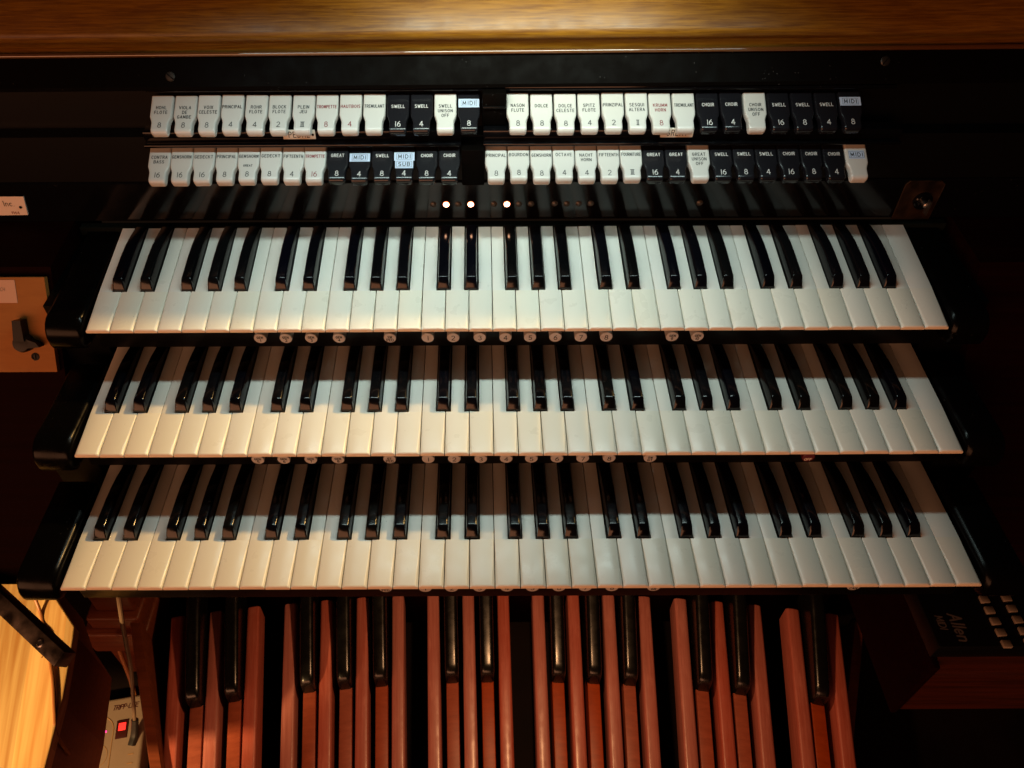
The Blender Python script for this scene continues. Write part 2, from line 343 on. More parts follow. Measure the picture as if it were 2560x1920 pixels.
def letter_mesh(name, polys, fn, m):
    mb = MB()
    for i, p in enumerate(polys): mb.face([fn(u, v, (i % 9) * 2e-6) for u, v in p])
    me = bpy.data.meshes.new(name); me.from_pydata(mb.v, [], mb.f); me.materials.append(MATS[m]); me.update()
    return me
def frame2d(x0, x1, y0, y1, t):
    return [[(x0, y0), (x1, y0), (x1, y0 + t), (x0, y0 + t)], [(x0, y1 - t), (x1, y1 - t), (x1, y1), (x0, y1)], [(x0, y0 + t), (x0 + t, y0 + t), (x0 + t, y1 - t), (x0, y1 - t)], [(x1 - t, y0 + t), (x1, y0 + t), (x1, y1 - t), (x1 - t, y1 - t)]]

# ================================================================== SETTING
mb = MB(); mb.box(-2.2, 2.2, -2.5, 1.6, -0.99, -0.95)
o = part('floor', mb, 'floor_dark', None, smooth=0); o['kind'] = 'structure'

# ================================================================== CONSOLE CASE
con = thing('organ_console', 'black and mahogany three-manual organ console case with glossy wood lid', 'organ console')
def prof_x(name, prof, x0, x1, m, parent=con, shear=0.0, cap=True, smooth=30, label=None, nx=1, sag=None):
    mb = MB()
    xs = [x0 + (x1 - x0) * k / nx for k in range(nx + 1)]
    mb.loft([[(x, y, z + shear * x) for y, z in prof] for x in xs], 0, cap, cap, closed=True)
    return part(name, mb, m, parent, label, smooth=smooth)
# lid: sloping face, round nose, undercut, bead
lidp = [(0.46, 0.323), (0.2840, 0.323), (0.2825, 0.3218)]
cx_, cz_, rr_ = 0.2665, 0.2865, 0.0075
for k in range(7):
    a = R(57 + k * 18); lidp.append((cx_ - rr_ * math.sin(a - R(0)) * 1.0, cz_ + rr_ * math.cos(a)))
lidp = [p for p in lidp]
lidp += [(0.2712, 0.2715)]
lidp += [(0.272, 0.2642), (0.46, 0.2642)]
lid = prof_x('lid', lidp, -0.95, 0.95, 'lid_wood', shear=0.0046, smooth=40, label='glossy brown wood lid with a thin bead along its lower edge')
beadp = [(0.2672 - 0.0022 * math.sin(R(k * 30)), 0.2670 + 0.0022 * math.cos(R(k * 30))) for k in range(12)]
mb = MB(); mb.loft([[(x, y, z + 0.0046 * x) for y, z in beadp] for x in (-0.95, 0.95)], 0, closed=True); part('bead', mb, 'lid_gloss', lid, smooth=60)
# dark ledge under the lid with its screws
prof_x('ledge', [(0.2545, 0.2380), (0.2545, 0.2415), (0.2556, 0.2432), (0.2700, 0.2652), (0.30, 0.2652), (0.30, 0.2380)], -0.95, 0.95, 'jamb_black', shear=0.0046)
for sx, sy, sz, rz in ((0.3479, 0.2640, 0.2575, 0.9), (-0.3295, 0.2598, 0.2480, 2.4)):
    n = Vector((0, -0.57, 0.82)).normalized()
    mb = MB(); c = Vector((0, 0, 0))
    mb.lathe((0, 0, 0), (0, 0, 1), [(0.0046, -0.001), (0.0046, 0.0004), (0.0038, 0.0011), (0.0012, 0.0014)], 20)
    s_ = part('screw', mb, 'screw_dark', con, loc=(sx, sy, sz), rot=(R(56), 0, 0))
    mb = MB(); mb.box(-0.0042, 0.0042, -0.0005, 0.0005, 0.0009, 0.00155); sl = part('slot', mb, 'black_mat', s_, rot=(0, 0, rz), smooth=0)
# backing board behind the tablets, and lower name board that mirrors the keys
mb = MB(); mb.box(-0.95, 0.95, 0.2700, 0.30, 0.1905, 0.2379); mb.box(-0.95, 0.95, 0.2515, 0.2995, 0.1402, 0.1904); part('jamb_board', mb, 'black_satin', con, smooth=0)
prof_x('name_board', [(0.2500, 0.0930), (0.2490, 0.1385), (0.2500, 0.1400), (0.30, 0.1400), (0.30, 0.0930)], -0.95, 0.95, 'black_gloss')
prof_x('key_strip', [(0.2428, 0.0800), (0.2428, 0.0880), (0.2440, 0.0890), (0.2520, 0.0890), (0.2520, 0.0800)], -0.470, 0.470, 'felt')
# centre block between the left and right tablets
for x0, x1, z0, z1, y0 in ((-0.0330, -0.0100, 0.2040, 0.2360, 0.2460), (-0.0535, -0.0310, 0.1500, 0.1890, 0.2250)):
    mb = MB(); mb.box(x0, x1, y0, 0.2514 if z0 < 0.2 else 0.2699, z0, z1); part('center_block', mb, 'jamb_black', con, bevel=0.001)
mb = MB(); mb.box(-0.0322, -0.0108, 0.2435, 0.2459, 0.222, 0.2240); part('center_lip', mb, 'black_satin', con, bevel=0.0006)
# indicator lamps in the name board
lit = {-0.0714, -0.0452, -0.0066}
for x in (-0.0852, -0.0714, -0.0585, -0.0452, -0.0204, -0.0066, 0.0063, 0.0192, 0.0444, 0.0573, 0.0701, 0.0830, 0.1994):
    on = x in lit
    mb = MB(); mb.lathe((0, 0, 0), (0, -1, 0), [(0.0036, -0.002), (0.0036, 0.0003), (0.0030, 0.0009), (0.0018, 0.0016), (0.0005, 0.0019)], 16)
    if on: mb.mi = [1 if k < 32 else 0 for k in range(len(mb.mi))]
    part('indicator_light', mb, ['lamp_lit', 'lamp_halo'] if on else 'lamp_off', con, 'glowing orange-white indicator lamp' if on else 'unlit round indicator lamp', loc=(x, 0.2496, 0.1123))
# side panels reclining left and right of the manuals
slx = lambda z: 0.119 + (z + 0.002) * 0.629
for sx in (-1, 1):
    mb = MB()
    pr = [(slx(-0.215), -0.215), (slx(0.088), 0.088), (0.2495, 0.0929), (0.30, 0.0929), (0.30, -0.215)]
    a, b = sorted((sx * 0.4760, sx * 0.95))
    mb.loft([[(x, y, z) for y, z in pr] for x in (a, b)], 0, closed=True)
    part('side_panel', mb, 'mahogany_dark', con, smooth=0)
    mb = MB(); a, b = sorted((sx * 0.4290, sx * 0.4755)); mb.box(a, b, 0.135, 0.2498, -0.15, 0.0700); mb.box(a, b, 0.030, 0.1349, -0.15, -0.012); part('inner_post', mb, 'black_satin', con, smooth=0)
# body under the manuals, knee board
mb = MB(); mb.box(-0.4755, 0.4755, 0.045, 0.2495, -0.120, -0.020); part('key_bed', mb, 'black_mat', con, smooth=0)
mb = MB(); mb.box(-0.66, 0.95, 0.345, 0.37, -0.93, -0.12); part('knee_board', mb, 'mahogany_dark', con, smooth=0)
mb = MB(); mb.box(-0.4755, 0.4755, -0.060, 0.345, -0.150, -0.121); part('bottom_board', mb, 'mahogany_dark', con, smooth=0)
# maker plate at the left
mp_ = MB(); mp_.face([(-0.62, 0, 0.1015), (-0.5220, 0, 0.1025), (-0.5173, 0, 0.1254), (-0.62, 0, 0.1254)]); mp_.face([(-0.62, .002, 0.1015), (-0.62, 0, 0.1015), (-0.5220, 0, 0.1025), (-0.5220, .002, 0.1025)][::-1]); mp_.face([(-0.5220, 0, .1025), (-0.5220, .002, .1025), (-0.5173, .002, .1254), (-0.5173, 0, .1254)])
plate = part('maker_plate', mp_, 'plate_white', con, 'white maker plate ending in Inc. with a small nail hole', loc=(0, 0.2478, 0), smooth=0)
link('lettering', letter_mesh('lettering', text2d('Inc.', 0.0062, 0.02, 0.00035, -0.5370, 0.1170, 0.1), lambda u, v, e: (u, -0.0002 - e, v), 'ink_black'), plate)
link('lettering', letter_mesh('lettering', text2d('1964', 0.0030, 0.012, 0.00022, -0.5340, 0.1055), lambda u, v, e: (u, -0.0002 - e, v), 'ink_red'), plate)
mb = MB(); mb.cyl((-0.5255, -0.0006, 0.1125), (0, -1, 0), 0.0016, 0.0012, 0.0006, 12); part('nail', mb, 'black_mat', plate)
# lock plate with key at the right
lp = MB(); q = [(0.4089 + .004, 0.139), (0.446, 0.139), (0.4505, 0.135), (0.4505, 0.0924), (0.4105, 0.0924), (0.4095, 0.1345)]
lp.loft([[(x, 0.0, z) for x, z in q], [(x, -0.0014, z) for x, z in q]], 0, closed=True)
lock = part('lock_plate', lp, 'brass', con, 'worn brass lock plate with a round key barrel', loc=(0, 0.2488, 0), smooth=0)
mb = MB(); mb.lathe((0.434, -0.0014, 0.116), (0, -1, 0), [(0.0095, 0), (0.0095, 0.004), (0.0085, 0.0052), (0.004, 0.0055)], 24); part('barrel', mb, 'black_gloss', lock)
mb = MB(); mb.lathe((0.434, -0.0069, 0.116), (0, -1, 0), [(0.0032, 0), (0.0032, 0.006), (0.002, 0.0068)], 16); mb.box(0.4334, 0.4346, -0.019, -0.0125, 0.108, 0.124); part('key', mb, 'steel', lock)
mb = MB(); rim = [(x, -0.0016, z) for x, z in q] + [(q[0][0], -0.0016, q[0][1])]
mb.tube(rim, 0.0005, 6); part('rim', mb, 'brass', lock)
# orange wood switch panel at the left
spn = part('switch_panel', (lambda m: (m.box(-0.62, -0.480, -0.003, 0.003, -0.0009, 0.0981), m)[1])(MB()), 'switch_wood', con, 'orange-brown wood switch panel with black lever', loc=(0, 0.1145, -0.001), rot=(R(-32.2), 0, 0), smooth=0)
mb = MB(); mb.box(-0.62, -0.5105, -0.0036, -0.0031, 0.0720, 0.0955); part('paper_label', mb, 'paper', spn, 'small paper label with faded handwriting', smooth=0)
link('lettering', letter_mesh('lettering', text2d('WITCH', 0.0035, 0.02, 0.00018, -0.528, 0.086, 0.2), lambda u, v, e: (u, -0.0038 - e, v), 'ink_silver'), spn)
mb = MB(); mb.lathe((-0.508, -0.003, 0.031), (0, -1, 0), [(0.0095, 0), (0.0095, 0.008), (0.008, 0.011), (0.003, 0.0115)], 24)
mb.loft([[(-0.5135, y, 0.034), (-0.5025, y, 0.034), (-0.5035, y, 0.0555), (-0.5120, y, 0.0555)] for y in (-0.004, -0.016)], 0, closed=True)
mb.loft([[(-0.506, y, 0.038), (-0.505, y, 0.026), (-0.489, y, 0.0275), (-0.492, y, 0.032)] for y in (-0.004, -0.014)], 0, closed=True)
part('lever', mb, 'black_satin', spn)
mb = MB(); mb.lathe((-0.5005, -0.003, 0.0155), (0, -1, 0), [(0.0042, 0), (0.0042, 0.0006), (0.0030, 0.0011), (0.0026, 0.0002)], 18); mb.box(-0.5009, -0.5001, -0.0045, -0.0033, 0.0125, 0.0185); part('screw', mb, 'key_body', spn)

# ================================================================== STOP RAILS
TH = 0.0415
def tab_d(w):          # how far the front of a tablet stands out at height w above its bottom
    t = 1 - w / TH; return 0.0030 + 0.0012 * t + 0.0018 * t * t
def tab_hw(w):
    a, b = 0.0107, 0.0083
    t = min(1, max(0, (w - 0.0115) / 0.0085)); t = t * t * (3 - 2 * t); return b + (a - b) * t
def tablet_mesh(name, m):
    mb = MB(); rings = []
    ws = [(0.0000, -0.0054, 0.0020), (0.0004, -0.0036, 0.0012), (0.0012, -0.0019, 0.0006), (0.0024, -0.0007, 0.0002), (0.0040, -0.0001, 0), (0.0055, 0, 0)] + [(0.0055 + (TH - 0.0055) * k / 11, 0, 0) for k in range(1, 12)]
    for w, dd, sh in ws:
        h = tab_hw(w) - sh; d = tab_d(w) + dd
        rings.append([(-h, 0.0014, w), (-h, -(d - 0.0016), w), (-h + 0.0003, -(d - 0.0006), w), (-h + 0.0010, -(d - 0.0001), w), (-h + 0.0022, -d, w), (h - 0.0022, -d, w), (h - 0.0010, -(d - 0.0001), w), (h - 0.0003, -(d - 0.0006), w), (h, -(d - 0.0016), w), (h, 0.0014, w)])
    mb.loft(rings, 0, closed=True)
    return mb.mesh(name, m, smooth=50)
TABW, TABB = tablet_mesh('tablet_white', 'tablet_white'), tablet_mesh('tablet_black', 'tablet_black')
front = lambda off: (lambda u, v, e: (u, -tab_d(v) - off - e, v))
W, B, RD = 'w', 'b', 'r'
rows = {
 'upper': (0.2265, 0.2068, 57.4, [(-0.3539, 0.02287, [
    (W, ['HOHL', 'FLÖTE'], '8'), (W, ['VIOLA', 'DE', 'GAMBE'], '8'), (W, ['VOIX', 'CELESTE'], '8'), (W, ['PRINCIPAL'], '4'), (W, ['ROHR', 'FLÖTE'], '4'), (W, ['BLOCK', 'FLÖTE'], '2'), (W, ['PLEIN', 'JEU'], '³'),
    (RD, ['TROMPETTE'], '8'), (RD, ['HAUTBOIS'], '4'), (W, ['TREMULANT'], ''), (B, ['SWELL'], '16'), (B, ['SWELL'], '4'), (W, ['SWELL', 'UNISON', 'OFF'], ''), (B, ['#MIDI'], '8')]),
   (-0.0093, 0.02293, [
    (W, ['NASON', 'FLUTE'], '8'), (W, ['DOLCE'], '8'), (W, ['DOLCE', 'CELESTE'], '8'), (W, ['SPITZ', 'FLÖTE'], '4'), (W, ['PRINZIPAL'], '2'), (W, ['SESQUI', 'ALTERA'], '²'), (RD, ['KRUMM', 'HORN'], '8'), (W, ['TREMULANT'], ''),
    (B, ['CHOIR'], '16'), (B, ['CHOIR'], '4'), (W, ['CHOIR', 'UNISON', 'OFF'], ''), (B, ['SWELL'], '16'), (B, ['SWELL'], '8'), (B, ['SWELL'], '4'), (B, ['#MIDI'], '8')])]),
 'lower': (0.2035, 0.1671, 59.5, [(-0.3618, 0.02196, [
    (W, ['CONTRA', 'BASS'], '16'), (W, ['GEMSHORN'], '16'), (W, ['GEDECKT'], '16'), (W, ['PRINCIPAL'], '8'), (W, ['GEMSHORN', '', '~GREAT'], '8'), (W, ['GEDECKT'], '8'), (W, ['FIFTEENTH'], '4'), (RD, ['TROMPETTE'], '16'),
    (B, ['GREAT'], '8'), (B, ['#MIDI'], '4'), (B, ['SWELL'], '8'), (B, ['#MIDI', '#SUB'], '4'), (B, ['CHOIR'], '8'), (B, ['CHOIR'], '4')]),
   (-0.0301, 0.02214, [
    (W, ['PRINCIPAL'], '8'), (W, ['BOURDON'], '8'), (W, ['GEMSHORN'], '8'), (W, ['OCTAVE'], '4'), (W, ['NACHT', 'HORN'], '4'), (W, ['FIFTEENTH'], '2'), (W, ['FOURNITURE'], '³'), (B, ['GREAT'], '16'), (B, ['GREAT'], '4'),
    (W, ['GREAT', 'UNISON', 'OFF'], ''), (B, ['SWELL'], '16'), (B, ['SWELL'], '8'), (B, ['SWELL'], '4'), (B, ['CHOIR'], '16'), (B, ['CHOIR'], '8'), (B, ['CHOIR'], '4'), (W, ['#MIDI'], '')])]),
}
for which, (yb, zb, tilt, halves) in rows.items():
    rail = thing('stop_rail', 'upper black rail of lettered stop tablets just under the lid' if which == 'upper' else 'lower black rail of lettered stop tablets above the top manual', 'stop rail', (0, yb, zb), group='stop rails')
    for hi, (x0, pit, tabs) in enumerate(halves):
        x1 = x0 + pit * len(tabs)
        mb = MB()
        if which == 'upper':
            mb.box(x0 - 0.002, x1 + (0.03 if hi else 0.001), 0.0295, 0.0434, 0.0272, 0.0310)
        else:
            mb.box(x0 - 0.002, x1 + (0.03 if hi else 0.001), 0.0268, 0.0479, 0.0226, 0.0254)
            mb.box(x0 - 0.002, x1 + (0.03 if hi else 0.001), 0.0330, 0.0479, 0.0255, 0.0360)
        part('rail_bar', mb, 'black_gloss', rail, bevel=0.0007)
        for i, (kind, lines, num) in enumerate(tabs):
            wht = kind != B
            xx = x0 + pit * i + 0.0107
            nice = ' '.join(l.strip('#~') for l in lines if l) + ' ' + {'²': 'II', '³': 'III'}.get(num, num)
            t = link('stop_tablet', TABW if wht else TABB, rail, (xx + random.uniform(-2e-4, 2e-4), 0.0020 + random.uniform(-3e-4, 3e-4), -0.0034 + random.uniform(-3e-4, 3e-4)), (R(-tilt + random.uniform(-0.9, 0.9)), 0, R(random.uniform(-0.25, 0.25))),
                     ('white' if wht else 'black') + ' stop tablet lettered ' + nice.strip() + (' in red' if kind == RD else ''))
            ink = 'ink_white' if not wht else ('ink_red' if kind == RD else 'ink_black')
            polys = []; base = 0.0290 if which == 'lower' else 0.0284
            for li, l in enumerate(lines):
                cy = base - 0.0052 * li
                if l.startswith('#'):
                    big = l == '#MIDI'; cy = (0.0310 if which == 'upper' else 0.0275) - 0.0085 * li
                    if not wht: pass
                    hw_ = 0.0100 if not wht else 0.0078
                    if li: hw_ = 0.0088
                    sm = MB(); ys = [cy - 0.0046, cy - 0.0015, cy + 0.0015, cy + 0.0046]; fn = front(0.00025)
                    sm.loft([[fn(-hw_, v, 0), fn(hw_, v, 0)] for v in ys], 0, False, False)
                    sm.loft([[fn(-hw_, v, 0), (-hw_, -tab_d(v) + 0.0001, v)] for v in ys], 0, False, False); sm.loft([[fn(hw_, v, 0), (hw_, -tab_d(v) + 0.0001, v)] for v in ys], 0, False, False)
                    part('sticker', sm, 'sticker', t, 'pale blue-white paper sticker', smooth=0)
                    pl = frame2d(-0.0076, 0.0076, cy - 0.0033, cy + 0.0033, 0.00028) + text2d(l[1:], 0.0040, 0.0115, 0.00036, 0, cy, gap=0.42, aspect=1.1)
                    link('lettering', letter_mesh('lettering', pl, front(0.00036), 'ink_black'), t)
                elif l:
                    sm_ = l.startswith('~'); l = l.strip('~')
                    polys += text2d(l, 0.0022 if sm_ else 0.0032, 0.0098 if sm_ else 0.0186, 0.00025 if sm_ else 0.00030, 0, cy, gap=0.36, aspect=0.92)
            if num: polys += text2d(num, 0.0054, 0.0095, 0.00033 if wht else 0.00034, 0, 0.0090, gap=0.30, aspect=0.95 if num not in '²³' else 0.9)
            if polys: link('engraving', letter_mesh('engraving', polys, front(0.00010), ink), t)
        if which == 'lower':       # division plates
            px, nm = ((-0.2112, 'PEDAL'), (0.1563, 'GREAT'))[hi]
            mb = MB(); mb.box(px - 0.0158, px + 0.0158, 0.0314, 0.0329, 0.0290, 0.0385)
            pl_ = part('division_plate', mb, 'plate_ivory', rail, 'small ivory plate lettered ' + nm, bevel=0.0003)
            link('lettering', letter_mesh('lettering', text2d(nm, 0.0058, 0.0200, 0.00036, px, 0.0340, gap=0.36, aspect=1.0), lambda u, v, e: (u, 0.0312 - e, v), 'ink_black'), pl_)
            for s in (-1, 1):
                mb = MB(); mb.cyl((px + s * 0.0133, 0.0314, 0.0338), (0, -1, 0), 0.0013, 0.0011, 0.0005, 12); part('pin', mb, 'black_mat', pl_)

# ================================================================== MANUALS
WP = 0.0235; HL = 0.0500; LK = 0.1420; GAP = 0.0004
nat = {'C': (0, 0.0, 14.1), 'D': (1, 28.2, 42.3), 'E': (2, 56.4, 70.5), 'F': (3, 70.5, 83.93), 'G': (4, 97.36, 110.79), 'A': (5, 124.21, 137.64), 'B': (6, 151.07, 164.5), 'T': (0, 0.0, 23.5)}
sharp_c = [21.15, 49.35, 90.64, 117.5, 144.36]
def white_mesh(k):
    i, t0, t1 = nat[k]; h0 = i * WP
    xl, xr = GAP, WP - GAP; tl, tr = t0 / 1000 - h0 + GAP, t1 / 1000 - h0 - GAP
    mb = MB()
    def sec(a, b, y, z, cw, cd, th=0.0046): return [(a, y, -th), (a, y, z - cd - 0.0002), (a + cw * .35, y, z - cd * .5), (a + cw, y, z), (b - cw, y, z), (b - cw * .35, y, z - cd * .5), (b, y, z - cd - 0.0002), (b, y, -th)]
    mb.loft([sec(xl, xr, 0, -0.0013, 0.0030, 0.0012), sec(xl, xr, 0.0003, -0.0006, 0.0030, 0.0015), sec(xl, xr, 0.0009, -0.0001, 0.0030, 0.0018), sec(xl, xr, 0.0018, 0, 0.0030, 0.0018), sec(xl, xr, 0.0250, 0, 0.0016, 0.0010), sec(xl, xr, HL, 0, 0.0004, 0.0003)], 0, True, True, closed=True, mif=2)
    mb.loft([sec(tl, tr, HL + 1e-5, -0.00006, 0.0003, 0.0002), sec(tl, tr, LK, -0.00006, 0.0003, 0.0002)], 1, False, True, closed=True)
    mb.box(tl + 0.0004, tr - 0.0004, 0.0330, LK - 0.001, -0.020, -0.0047, 3)
    return mb.mesh('white_key_' + k, ['key_head', 'key_tail', 'key_front', 'key_body'], smooth=40)
WM = {k: white_mesh(k) for k in nat}
def sharp_mesh():
    mb = MB(); rings = []
    st = [(0.0, 0.0012, 0.0057), (0.0006, 0.0030, 0.0055), (0.0030, 0.0068, 0.0050), (0.0062, 0.0105, 0.0047), (0.0070, 0.0112, 0.0046), (0.0080, 0.0116, 0.0046), (0.0095, 0.0117, 0.0046), (0.040, 0.0115, 0.0047), (0.056, 0.0102, 0.0049), (0.070, 0.0077, 0.0052), (0.080, 0.0052, 0.0054), (LK - HL - 0.001, 0.0025, 0.0056)]
    b = 0.0063
    for y, h, t in st:
        e = min(0.0009, h * 0.35)
        rings.append([(-b, y, -0.010), (-b, y, 0.0004), (-t - 0.0004, y, h - e * 1.3), (-t + e * .25, y, h - e * .35), (-t + e * 1.1, y, h), (t - e * 1.1, y, h), (t - e * .25, y, h - e * .35), (t + 0.0004, y, h - e * 1.3), (b, y, 0.0004), (b, y, -0.010)])
    mb.loft(rings, 0, closed=True)
    return mb.mesh('black_key', 'sharp', smooth=34)
SM = sharp_mesh()
def piston(parent, x, y, z, lines, red=False, extra=''):
    mb = MB(); mb.lathe((0, 0, 0), (0, -1, 0), [(0.0062, -0.014), (0.0062, -0.0006), (0.0058, -0.0001), (0.0050, 0.0)], 28)
    p = part('piston', mb, 'piston_red' if red else 'piston_ivory', parent, ('dark red' if red else 'ivory') + ' thumb piston lettered ' + ' '.join(lines) if lines else 'ivory thumb piston', loc=(x, y, z))
    polys = []
    if len(lines) == 1: polys = text2d(lines[0], 0.0056, 0.006, 0.00036, 0, 0)
    elif lines:
        polys = text2d(lines[0], 0.0027, 0.0085, 0.0003, 0, 0.0017) + text2d(lines[1], 0.0032, 0.0070, 0.0003, 0, -0.0023)
    if polys: link('lettering', letter_mesh('lettering', polys, lambda u, v, e: (u, -0.00012 - e, v), 'ink_white' if red else 'ink_black'), p)
man = [
 ('bottom manual of cream and black organ keys, nearest the pedals', -0.1039, -0.0644, 0.0),
 ('middle manual of cream and black organ keys between the other two', 0.0, 0.0, 0.0653),
 ('top manual of white and black organ keys directly below the tablets', 0.1012, 0.0674, 0.1536)]
nums = [str(k) for k in range(1, 9)]
pist = [
 (0.0080, -0.0190, [(-0.1263, ['CH', 'PED'])] + list(zip((-0.0889, -0.0640, -0.0377, -0.0119, 0.0120, 0.0370, 0.0618, 0.0869), [[n] for n in nums])) + [(0.1262, ['CH', 'GR']), (0.3143, ['', 'CAN'])]),
 (0.0100, -0.0222, list(zip((-0.2542, -0.2288, -0.2024, -0.1757), [['GEN', n] for n in '5678'])) + [(-0.1252, ['GT', 'PED'])] + list(zip((-0.0874, -0.0619, -0.0359, -0.0110, 0.0136, 0.0387, 0.0639, 0.0898), [[n] for n in nums])) + [(0.1298, ['SW', 'GT']), (0.2847, ['', 'OFF'])]),
 (0.0060, -0.0180, list(zip((-0.2559, -0.2302, -0.2048, -0.1770), [['GEN', n] for n in '1234'])) + [(-0.1261, ['SW', 'PED'])] + list(zip((-0.0883, -0.0629, -0.0363, -0.0106, 0.0140, 0.0393, 0.0646, 0.0901), [[n] for n in nums])) + [(0.1559, ['GEN', '9']), (0.1812, ['GEN', '10'])])]
for mi, (lab, y0, z0, tilt) in enumerate(man):
    t = thing('keyboard_manual', lab, 'keyboard', (0, y0, z0), (tilt, 0, 0), 'manuals of the organ')
    X0 = -18 * WP
    for k in range(36):
        nm = 'CDEFGAB'[k % 7] if k < 35 else 'T'
        link('white_key', WM[nm], t, (X0 + k * WP, random.uniform(-2e-4, 2e-4), random.uniform(-2.5e-4, 1e-4)), (R(random.uniform(-.06, .06)), R(random.uniform(-.12, .12)), 0))
    for oc in range(5):
        for c in sharp_c:
            link('black_key', SM, t, (X0 + oc * 7 * WP + c / 1000, HL + 0.0006 + random.uniform(-2e-4, 2e-4), random.uniform(-3e-4, 2e-4)), (0, R(random.uniform(-.5, .5)), 0))
    # everything below keeps upright: parts turned back by the tilt
    up = (-tilt, 0, 0)
    mb = MB(); mb.box(-0.4275, 0.4275, 0.0200, 0.0320, -0.0420 if mi else -0.056, -0.0060)
    part('key_slip', mb, 'black_satin', t, rot=up, bevel=0.001)
    for s in (-1, 1):
        mb = MB(); a, b = 0.4260, 0.4640
        yl = 0.1480 if mi == 2 else 0.115
        top = 0.0075; bot = (-0.0250, -0.0270, -0.0270)[mi]
        pr = [(yl, bot), (yl, top + (0.01 if mi == 2 else 0.0)), (0.030, top)]
        pr += [(0.0170 - 0.0190 * math.sin(R(q_)), top - 0.0190 + 0.0190 * math.cos(R(q_))) for q_ in (0, 18, 36, 54, 72, 90)]
        pr += [(-0.0020, top - 0.022)] + [(0.0060 - 0.0080 * math.cos(R(q_)), bot + 0.008 - 0.008 * math.sin(R(q_))) for q_ in (0, 30, 60, 90)]
        rr = 0.0065; rings = []
        n_in = 5
        def inset(d): # shrink profile roughly about its middle, to round the long edges
            cy_, cz_ = sum(p[0] for p in pr) / len(pr), (top + bot) / 2
            return [(y + (d if y < 0.03 else 0), z - d if z > cz_ else z + d) for y, z in pr]
        steps = [(0, rr), (rr * .08, rr * .6), (rr * .3, rr * .29), (rr * .62, rr * .08), (rr, 0)]
        xs = [(a + u, d) for u, d in steps] + [(b - u * .5, d * .5) for u, d in steps[::-1]]
        mb.loft([[(s * x, y, z) for y, z in inset(d)] for x, d in xs], 0, closed=True)
        part('key_cheek', mb, 'cheek_black', t, rot=up, smooth=50)
    dy, dz, pl = pist[mi]
    for x, lines in pl:
        # keep the pistons upright although the manual is tilted
        ly, lz = dy * math.cos(tilt) + dz * math.sin(tilt), -dy * math.sin(tilt) + dz * math.cos(tilt)
        if lines[0] == '' : lines = ['', lines[1]]
        pm = [l for l in lines]
        mbp = None
        p_par = t
        mb = MB(); red = lines[-1] == 'OFF'
        mb.lathe((0, 0, 0), (0, -1, 0), [(0.0062, -0.014), (0.0062, -0.0006), (0.0058, -0.0001), (0.0050, 0.0)], 28)
        pp = part('piston', mb, 'piston_red' if red else 'piston_ivory', t, ('dark red' if red else 'ivory') + ' thumb piston lettered ' + ' '.join(l for l in lines if l), loc=(x, ly, lz), rot=up)
        polys = []
        if len(lines) == 1: polys = text2d(lines[0], 0.0056, 0.006, 0.00040, 0, 0)
        else:
            if lines[0]: polys += text2d(lines[0], 0.0027, 0.0085, 0.00032, 0, 0.0017)
            polys += text2d(lines[1], 0.0032, 0.0070, 0.00034, 0, -0.0023)
        link('lettering', letter_mesh('lettering', polys, lambda u, v, e: (u, -0.00012 - e, v), 'plate_white' if red else 'ink_black'), pp)

# ================================================================== PEDALBOARD
ped = thing('pedalboard', 'radiating reddish wood pedalboard with long naturals and black-capped sharps', 'pedalboard', (0, 0.1, -0.95))
def zcen(i): x = (i - 9) * 0.0635; return -0.815 + x * x / 5.18
def px_(i, y): return 0.0090 + (i - 9) * (0.0614 + (y + 0.03) * 0.0240)
def pedal_mesh(name, L, w, h, m, r=0.006, drop=0.0):
    mb = MB(); rings = []
    for y, s in ((0.0, 0.004), (-0.0012, 0.0015), (-0.004, 0.0)) + ((-L * .3, 0), (-L * .6, 0), (-L, 0)):
        hw = w / 2; z = -s
        rings.append([(-hw, y, -h), (-hw, y, z - r)] + [(-hw + r - r * math.cos(R(a)), y, z - r + r * math.sin(R(a))) for a in (22, 45, 68, 90)] + [(0, y, z + 0.0008)] + [(hw - r + r * math.cos(R(a)), y, z - r + r * math.sin(R(a))) for a in (90, 68, 45, 22)] + [(hw, y, z - r), (hw, y, -h)])
    mb.loft(rings, 0, closed=True)
    return mb.mesh(name, m, smooth=40)
NM = pedal_mesh('natural_pedal', 0.66, 0.0232, 0.05, 'pedal_wood', 0.0048)
SB = pedal_mesh('sharp_base', 0.52, 0.0222, 0.05, 'pedal_side', 0.0016)
def cap_mesh():
    mb = MB(); rings = []
    st = [(-0.0105, -0.012, 0.55), (-0.0098, -0.004, 0.72), (-0.0080, 0.008, 0.86), (-0.0050, 0.0165, 0.94), (0.0, 0.0215, 0.98), (0.010, 0.0245, 1), (0.05, 0.0300, 1), (0.10, 0.0370, 1), (0.15, 0.0440, 1), (0.196, 0.0490, 1), (0.203, 0.0440, 0.96), (0.205, 0.036, 0.9)]
    for y, z, k in st:
        hw = 0.0125 * k; r = 0.0080 * k
        rings.append([(-hw, y, -0.03), (-hw, y, z - r)] + [(-hw + r - r * math.cos(R(a)), y, z - r + r * math.sin(R(a))) for a in (18, 36, 54, 72, 90)] + [(hw - r + r * math.cos(R(a)), y, z - r + r * math.sin(R(a))) for a in (90, 72, 54, 36, 18)] + [(hw, y, z - r), (hw, y, -0.03)])
    mb.loft(rings, 0, closed=True)
    return mb.mesh('sharp_cap', 'pedal_cap', smooth=50)
CM = cap_mesh()
